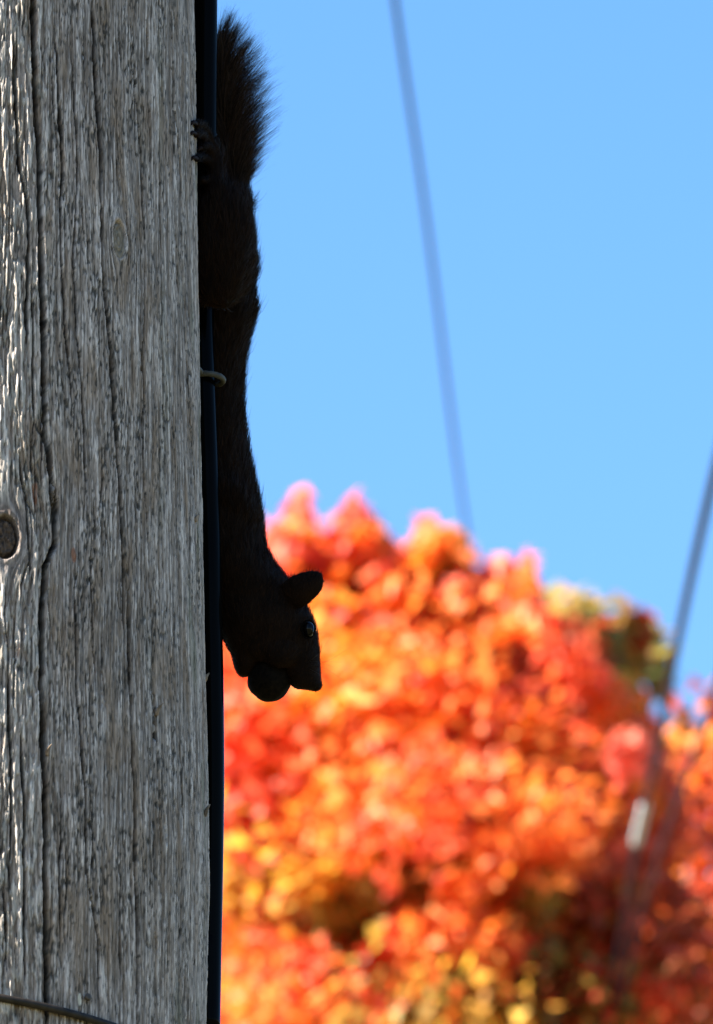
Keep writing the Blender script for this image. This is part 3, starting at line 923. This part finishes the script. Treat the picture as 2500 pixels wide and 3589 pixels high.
while len(cc) < 1150 and tries < 60000:
    tries += 1
    d = rng.normal(size=3); d /= np.linalg.norm(d)
    r = 1 - .52 * rng.random() ** 1.4
    p = np.array([axis[0], axis[1], cz]) + d * r * np.array([RX, RY, RZ])
    px, py = project(p)
    inview = 500 < px < 2700 and 1500 < py < 3800
    if inview:
        if py < np.interp(px, SKX, SKY) + 215:
            continue
        if r < .62 and rng.random() < .5:
            continue
        # openings where the photograph looks into the shaded inside of the crown
        gap = False
        for gx, gy, gw, gh in GAPS:
            if ((px - gx) / gw) ** 2 + ((py - gy) / gh) ** 2 < 1 and r > .70 and d[1] < .2:
                gap = True
        if gap:
            continue
        w = ((AX_ - (px, py)) ** 2).sum(1) * rng.uniform(.6, 1.5, len(AX_))
        col = ANCH[int(np.argmin(w))][2]
        if col in ('red', 'pink') and py < 2900 and rng.random() < .22:
            col = 'orange'
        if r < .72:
            col = random.choice(['olive', 'olive', 'green', 'green', 'rust'])  # inner leaves greener, and darker to paint shade into the crown's depth
        nl = 84
    else:
        if rng.random() < .35:
            continue
        col = random.choice(['red', 'orange', 'orange', 'amber', 'pink', 'rust', 'olive'])
        nl = 30
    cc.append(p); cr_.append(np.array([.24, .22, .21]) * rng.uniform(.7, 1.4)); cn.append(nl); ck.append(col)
for k_ in range(2700):
    px, py = rng.uniform(760, 2330), rng.uniform(1850, 3700)
    if py < np.interp(px, SKX, SKY) + 185 or px > np.interp(py, [2500, 2900, 3700], [2200, 2300, 2300]):
        continue
    dep = sstep(0, 700, py - np.interp(px, SKX, SKY))
    p = at_depth(px, py, D1 + .15 - .9 * dep * rng.random() ** .45 + .3 * rng.random())
    if any(((px - gx) / gw) ** 2 + ((py - gy) / gh) ** 2 < 1 for gx, gy, gw, gh in GAPS):
        continue
    w = ((AX_ - (px, py)) ** 2).sum(1) * rng.uniform(.6, 1.5, len(AX_))
    cc.append(p); cr_.append(np.array([.17, .15, .15]) * rng.uniform(.7, 1.4)); cn.append(44)
    col = ANCH[int(np.argmin(w))][2]
    ck.append(random.choice(['orange', 'pink', 'pink']) if py < 2900 and rng.random() < .25 else col)
# upright shoots and sprays that make the skyline and the sunlit front
SH = [(1050,1830,36,80,'pink'),(1065,1900,60,70,'pink'),(1235,1830,32,60,'pink'),(1255,1870,60,60,'pink'),(1300,1895,45,40,'olive'),(1000,1905,60,60,'pink'),(1150,1950,100,70,'orange'),
      (1500,1925,40,60,'orange'),(1480,1930,60,70,'orange'),(1585,1915,40,45,'olive'),(1650,2050,70,70,'orange'),(1610,1990,50,60,'orange'),(1765,2040,40,70,'pink'),(1850,2040,36,70,'pink'),(1810,2120,90,80,'orange'),
      (1380,2000,90,70,'orange'),(1930,2230,60,60,'red'),(2030,2350,80,70,'red'),(2130,2470,80,70,'orange'),(2190,2640,60,70,'pink'),(2235,2800,60,80,'orange'),(960,1960,70,70,'pink'),(900,2000,70,70,'pink'),
      (1400,3300,90,70,'red'),(1560,3270,90,60,'red'),(1700,3310,80,70,'orange'),(1680,3390,45,50,'orange'),(1780,3330,60,50,'red'),(880,3420,90,110,'orange'),(1040,3420,80,60,'red'),(1230,3540,120,70,'red'),(960,3500,110,80,'orange'),(1290,3380,35,40,'red'),
      (1750,2990,100,60,'orange'),(1960,2990,80,60,'orange'),(1620,3130,80,60,'orange'),(1880,2880,80,60,'red'),(2330,3520,60,50,'red'),(1150,3185,90,60,'olive'),(1090,3085,80,50,'yellow'),(1290,3120,50,40,'olive'),(1520,3440,100,50,'olive'),(1740,3510,90,50,'olive'),(1900,3120,60,40,'olive')]
for (x, y, wx, wy, c) in SH:
    front = 1.15 if y > 2900 else (.55 if y > 2100 else .1)
    if y < 2300:                       # a feathery shoot: a few small sprays that thin out upwards
        for q in range(6):
            f = q / 5
            yy = y + 15 + wy * (1 - 2.1 * f); w_ = wx * (.85 - .45 * f)
            xx = x + rng.normal(0, wx * .30)
            cc.append(at_depth(xx, yy, D1 - front + rng.normal(0, .15))); cr_.append(np.array([w_ * S1, .12, wy * S1 * .36]))
            cn.append(int(38 - 18 * f)); ck.append(c if rng.random() < .7 else random.choice(['orange', 'pink', 'amber']))
        continue
    p = at_depth(x, y, D1 - front + rng.normal(0, .12))
    cc.append(p); cr_.append(np.array([wx * S1, .16, wy * S1 * .9])); cn.append(int(40 + wx * wy / 60)); ck.append(c)
lt = [np.array(cc[i]) * .92 + np.array([axis[0], axis[1], cz]) * .08 for i in rng.choice(len(cc), 46, replace=False)]
make_tree("maple_tree", "large maple in bright orange and red autumn leaf behind the squirrel", (axis[0], axis[1]), top1, axis,
          (cc, cr_, cn, ck), .062, .19, lt)

# an olive-green tree that stands farther back and shows past the maple's shoulder
D2 = 36.0
S2 = D2 * K / PH
cc, cr_, cn, ck = [], [], [], []
for (x, y, wx, wy, nl) in ((1930,2150,60,40,50),(2050,2165,50,35,40),(2180,2190,50,35,40),(1990,2190,70,50,80),(2080,2230,60,50,70),(2150,2260,60,40,60),(2230,2230,55,40,70),(2260,2300,60,55,70),(2310,2370,40,45,46),(2200,2360,60,70,60),(2120,2330,80,70,90),(2030,2280,80,70,90),
                           (2250,2440,50,50,34),(2150,2450,70,60,60),(2390,2590,60,26,40),(2480,2600,70,30,50),(2420,2660,70,40,40),(2310,2340,40,30,20),(2350,2750,60,50,40),(2250,2560,60,60,30),(2440,2760,80,60,50)):
    cc.append(at_depth(x, y, D2 + rng.normal(0, .3))); cr_.append(np.array([wx * S2, .3, wy * S2])); cn.append(nl)
    ck.append(random.choice(['olive', 'olive', 'olive', 'green', 'green', 'rust']))
ax2 = at_depth(2150, 1794, D2)[:2]
top2 = at_depth(2150, 2230, D2)[2]
for k_ in range(420):
    d = rng.normal(size=3); d /= np.linalg.norm(d)
    p = np.array([ax2[0] + .2, ax2[1] + .4, top2 - 3.4]) + d * (1 - .4 * rng.random()) * np.array([1.9, 1.7, 3.0])
    px, py = project(p)
    if py < np.interp(px, [1500, 1900, 2000, 2300, 2400, 2600], [2500, 2350, 2300, 2650, 2800, 2850]):
        continue
    cc.append(p); cr_.append(np.array([.24, .24, .18])); cn.append(45); ck.append(random.choice(['olive', 'olive', 'green', 'yellow', 'rust']))
make_tree("olive_tree", "olive green tree showing past the right shoulder of the orange maple", tuple(ax2), top2, ax2,
          (cc, cr_, cn, ck), .085, .17, [cc[i] for i in rng.choice(len(cc), 24, replace=False)])

# a darker red tree at the right-hand edge
D3 = 33.0
cc, cr_, cn, ck = [], [], [], []
ax3 = at_depth(2850, 1794, D3)[:2]
top3 = at_depth(2700, 2350, D3)[2]
for k_ in range(620):
    d = rng.normal(size=3); d /= np.linalg.norm(d)
    p = np.array([ax3[0], ax3[1], top3 - 2.6]) + d * (1 - .45 * rng.random()) * np.array([1.25, 1.3, 2.5])
    px, py = project(p)
    if py < np.interp(px, [1800, 2150, 2400, 2500, 2700], [3200, 3050, 2680, 2520, 2350]):
        continue
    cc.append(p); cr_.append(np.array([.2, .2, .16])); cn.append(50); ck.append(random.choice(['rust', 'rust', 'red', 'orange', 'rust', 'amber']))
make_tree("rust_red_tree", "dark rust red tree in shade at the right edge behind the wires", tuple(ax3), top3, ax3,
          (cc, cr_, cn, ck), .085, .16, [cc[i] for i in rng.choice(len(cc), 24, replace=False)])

# ------------------------------------------------------------------ overhead wires
m_ohw = noisy(pmat("dark_wire_insulation", rough=.6, spec=.1), 8, (.002, .0035, .010), (.004, .007, .018), 3)


def wire(name, pts, rad, label, group=None):
    q = np.array([at_depth(x, y, d) for x, y, d in pts])
    V, F = tube(spline(q, 60), rad, 8)
    o_ = link(name, py_mesh(name, V, F), m_ohw)
    tag(o_, label, "wire", group)
    return q


wire("overhead_wire", [(1250, -1100, 15), (1385, 0, 19.5), (1500, 800, 23.5), (1600, 1600, 28.5), (1665, 2050, 32.5), (1760, 2700, 40)], .0068,
     "blurred blue-grey wire crossing the open sky right of the squirrel", "overhead wires")
w2 = [(2760, 700, 13), (2500, 1680, 17), (2360, 2325, 20.5), (2305, 2630, 22.5), (2245, 2885, 24.2), (2185, 3250, 27), (2080, 3900, 33)]
wire("overhead_wire", w2, .0098, "dark wire slanting down the right side past the white sleeve", "overhead wires")
wire("overhead_wire", [(2700, 1800, 16), (2560, 2260, 18), (2490, 2477, 19), (2436, 2640, 20.5), (2305, 3010, 24), (2218, 3326, 27), (2100, 3900, 33)], .0080,
     "dark wire at the far right edge in front of the red tree", "overhead wires")
p0, p1 = at_depth(2262, 2815, 23.7), at_depth(2229, 2962, 24.8)
prof = [(0, .010), (.02, .016), (.10, .019), (.30, .021), (.55, .022), (.8, .022), (.92, .020), (.98, .016), (1, .010)]
V, F = tube([p0 * (1 - t) + p1 * t for t, r in prof], [r * .70 for t, r in prof], 16)
sl = empty("splice_sleeve", tuple(p1)); tag(sl, "white plastic sleeve on the dark wire at the right", "cable sleeve")
link("shell", py_mesh("shell", V - np.array(sl.location), F), pmat("white_plastic", (.42, .46, .50), .6)[0], sl)
for t in (.12, .9):
    c = p0 * (1 - t) + p1 * t; dd_ = (p1 - p0) / np.linalg.norm(p1 - p0)
    V, F = tube([c - dd_ * .006, c + dd_ * .006], .0158, 16)
    link("clamp_ring", py_mesh("clamp_ring", V - np.array(sl.location), F), pmat("grey_clamp", (.3, .3, .3), .5)[0], sl)
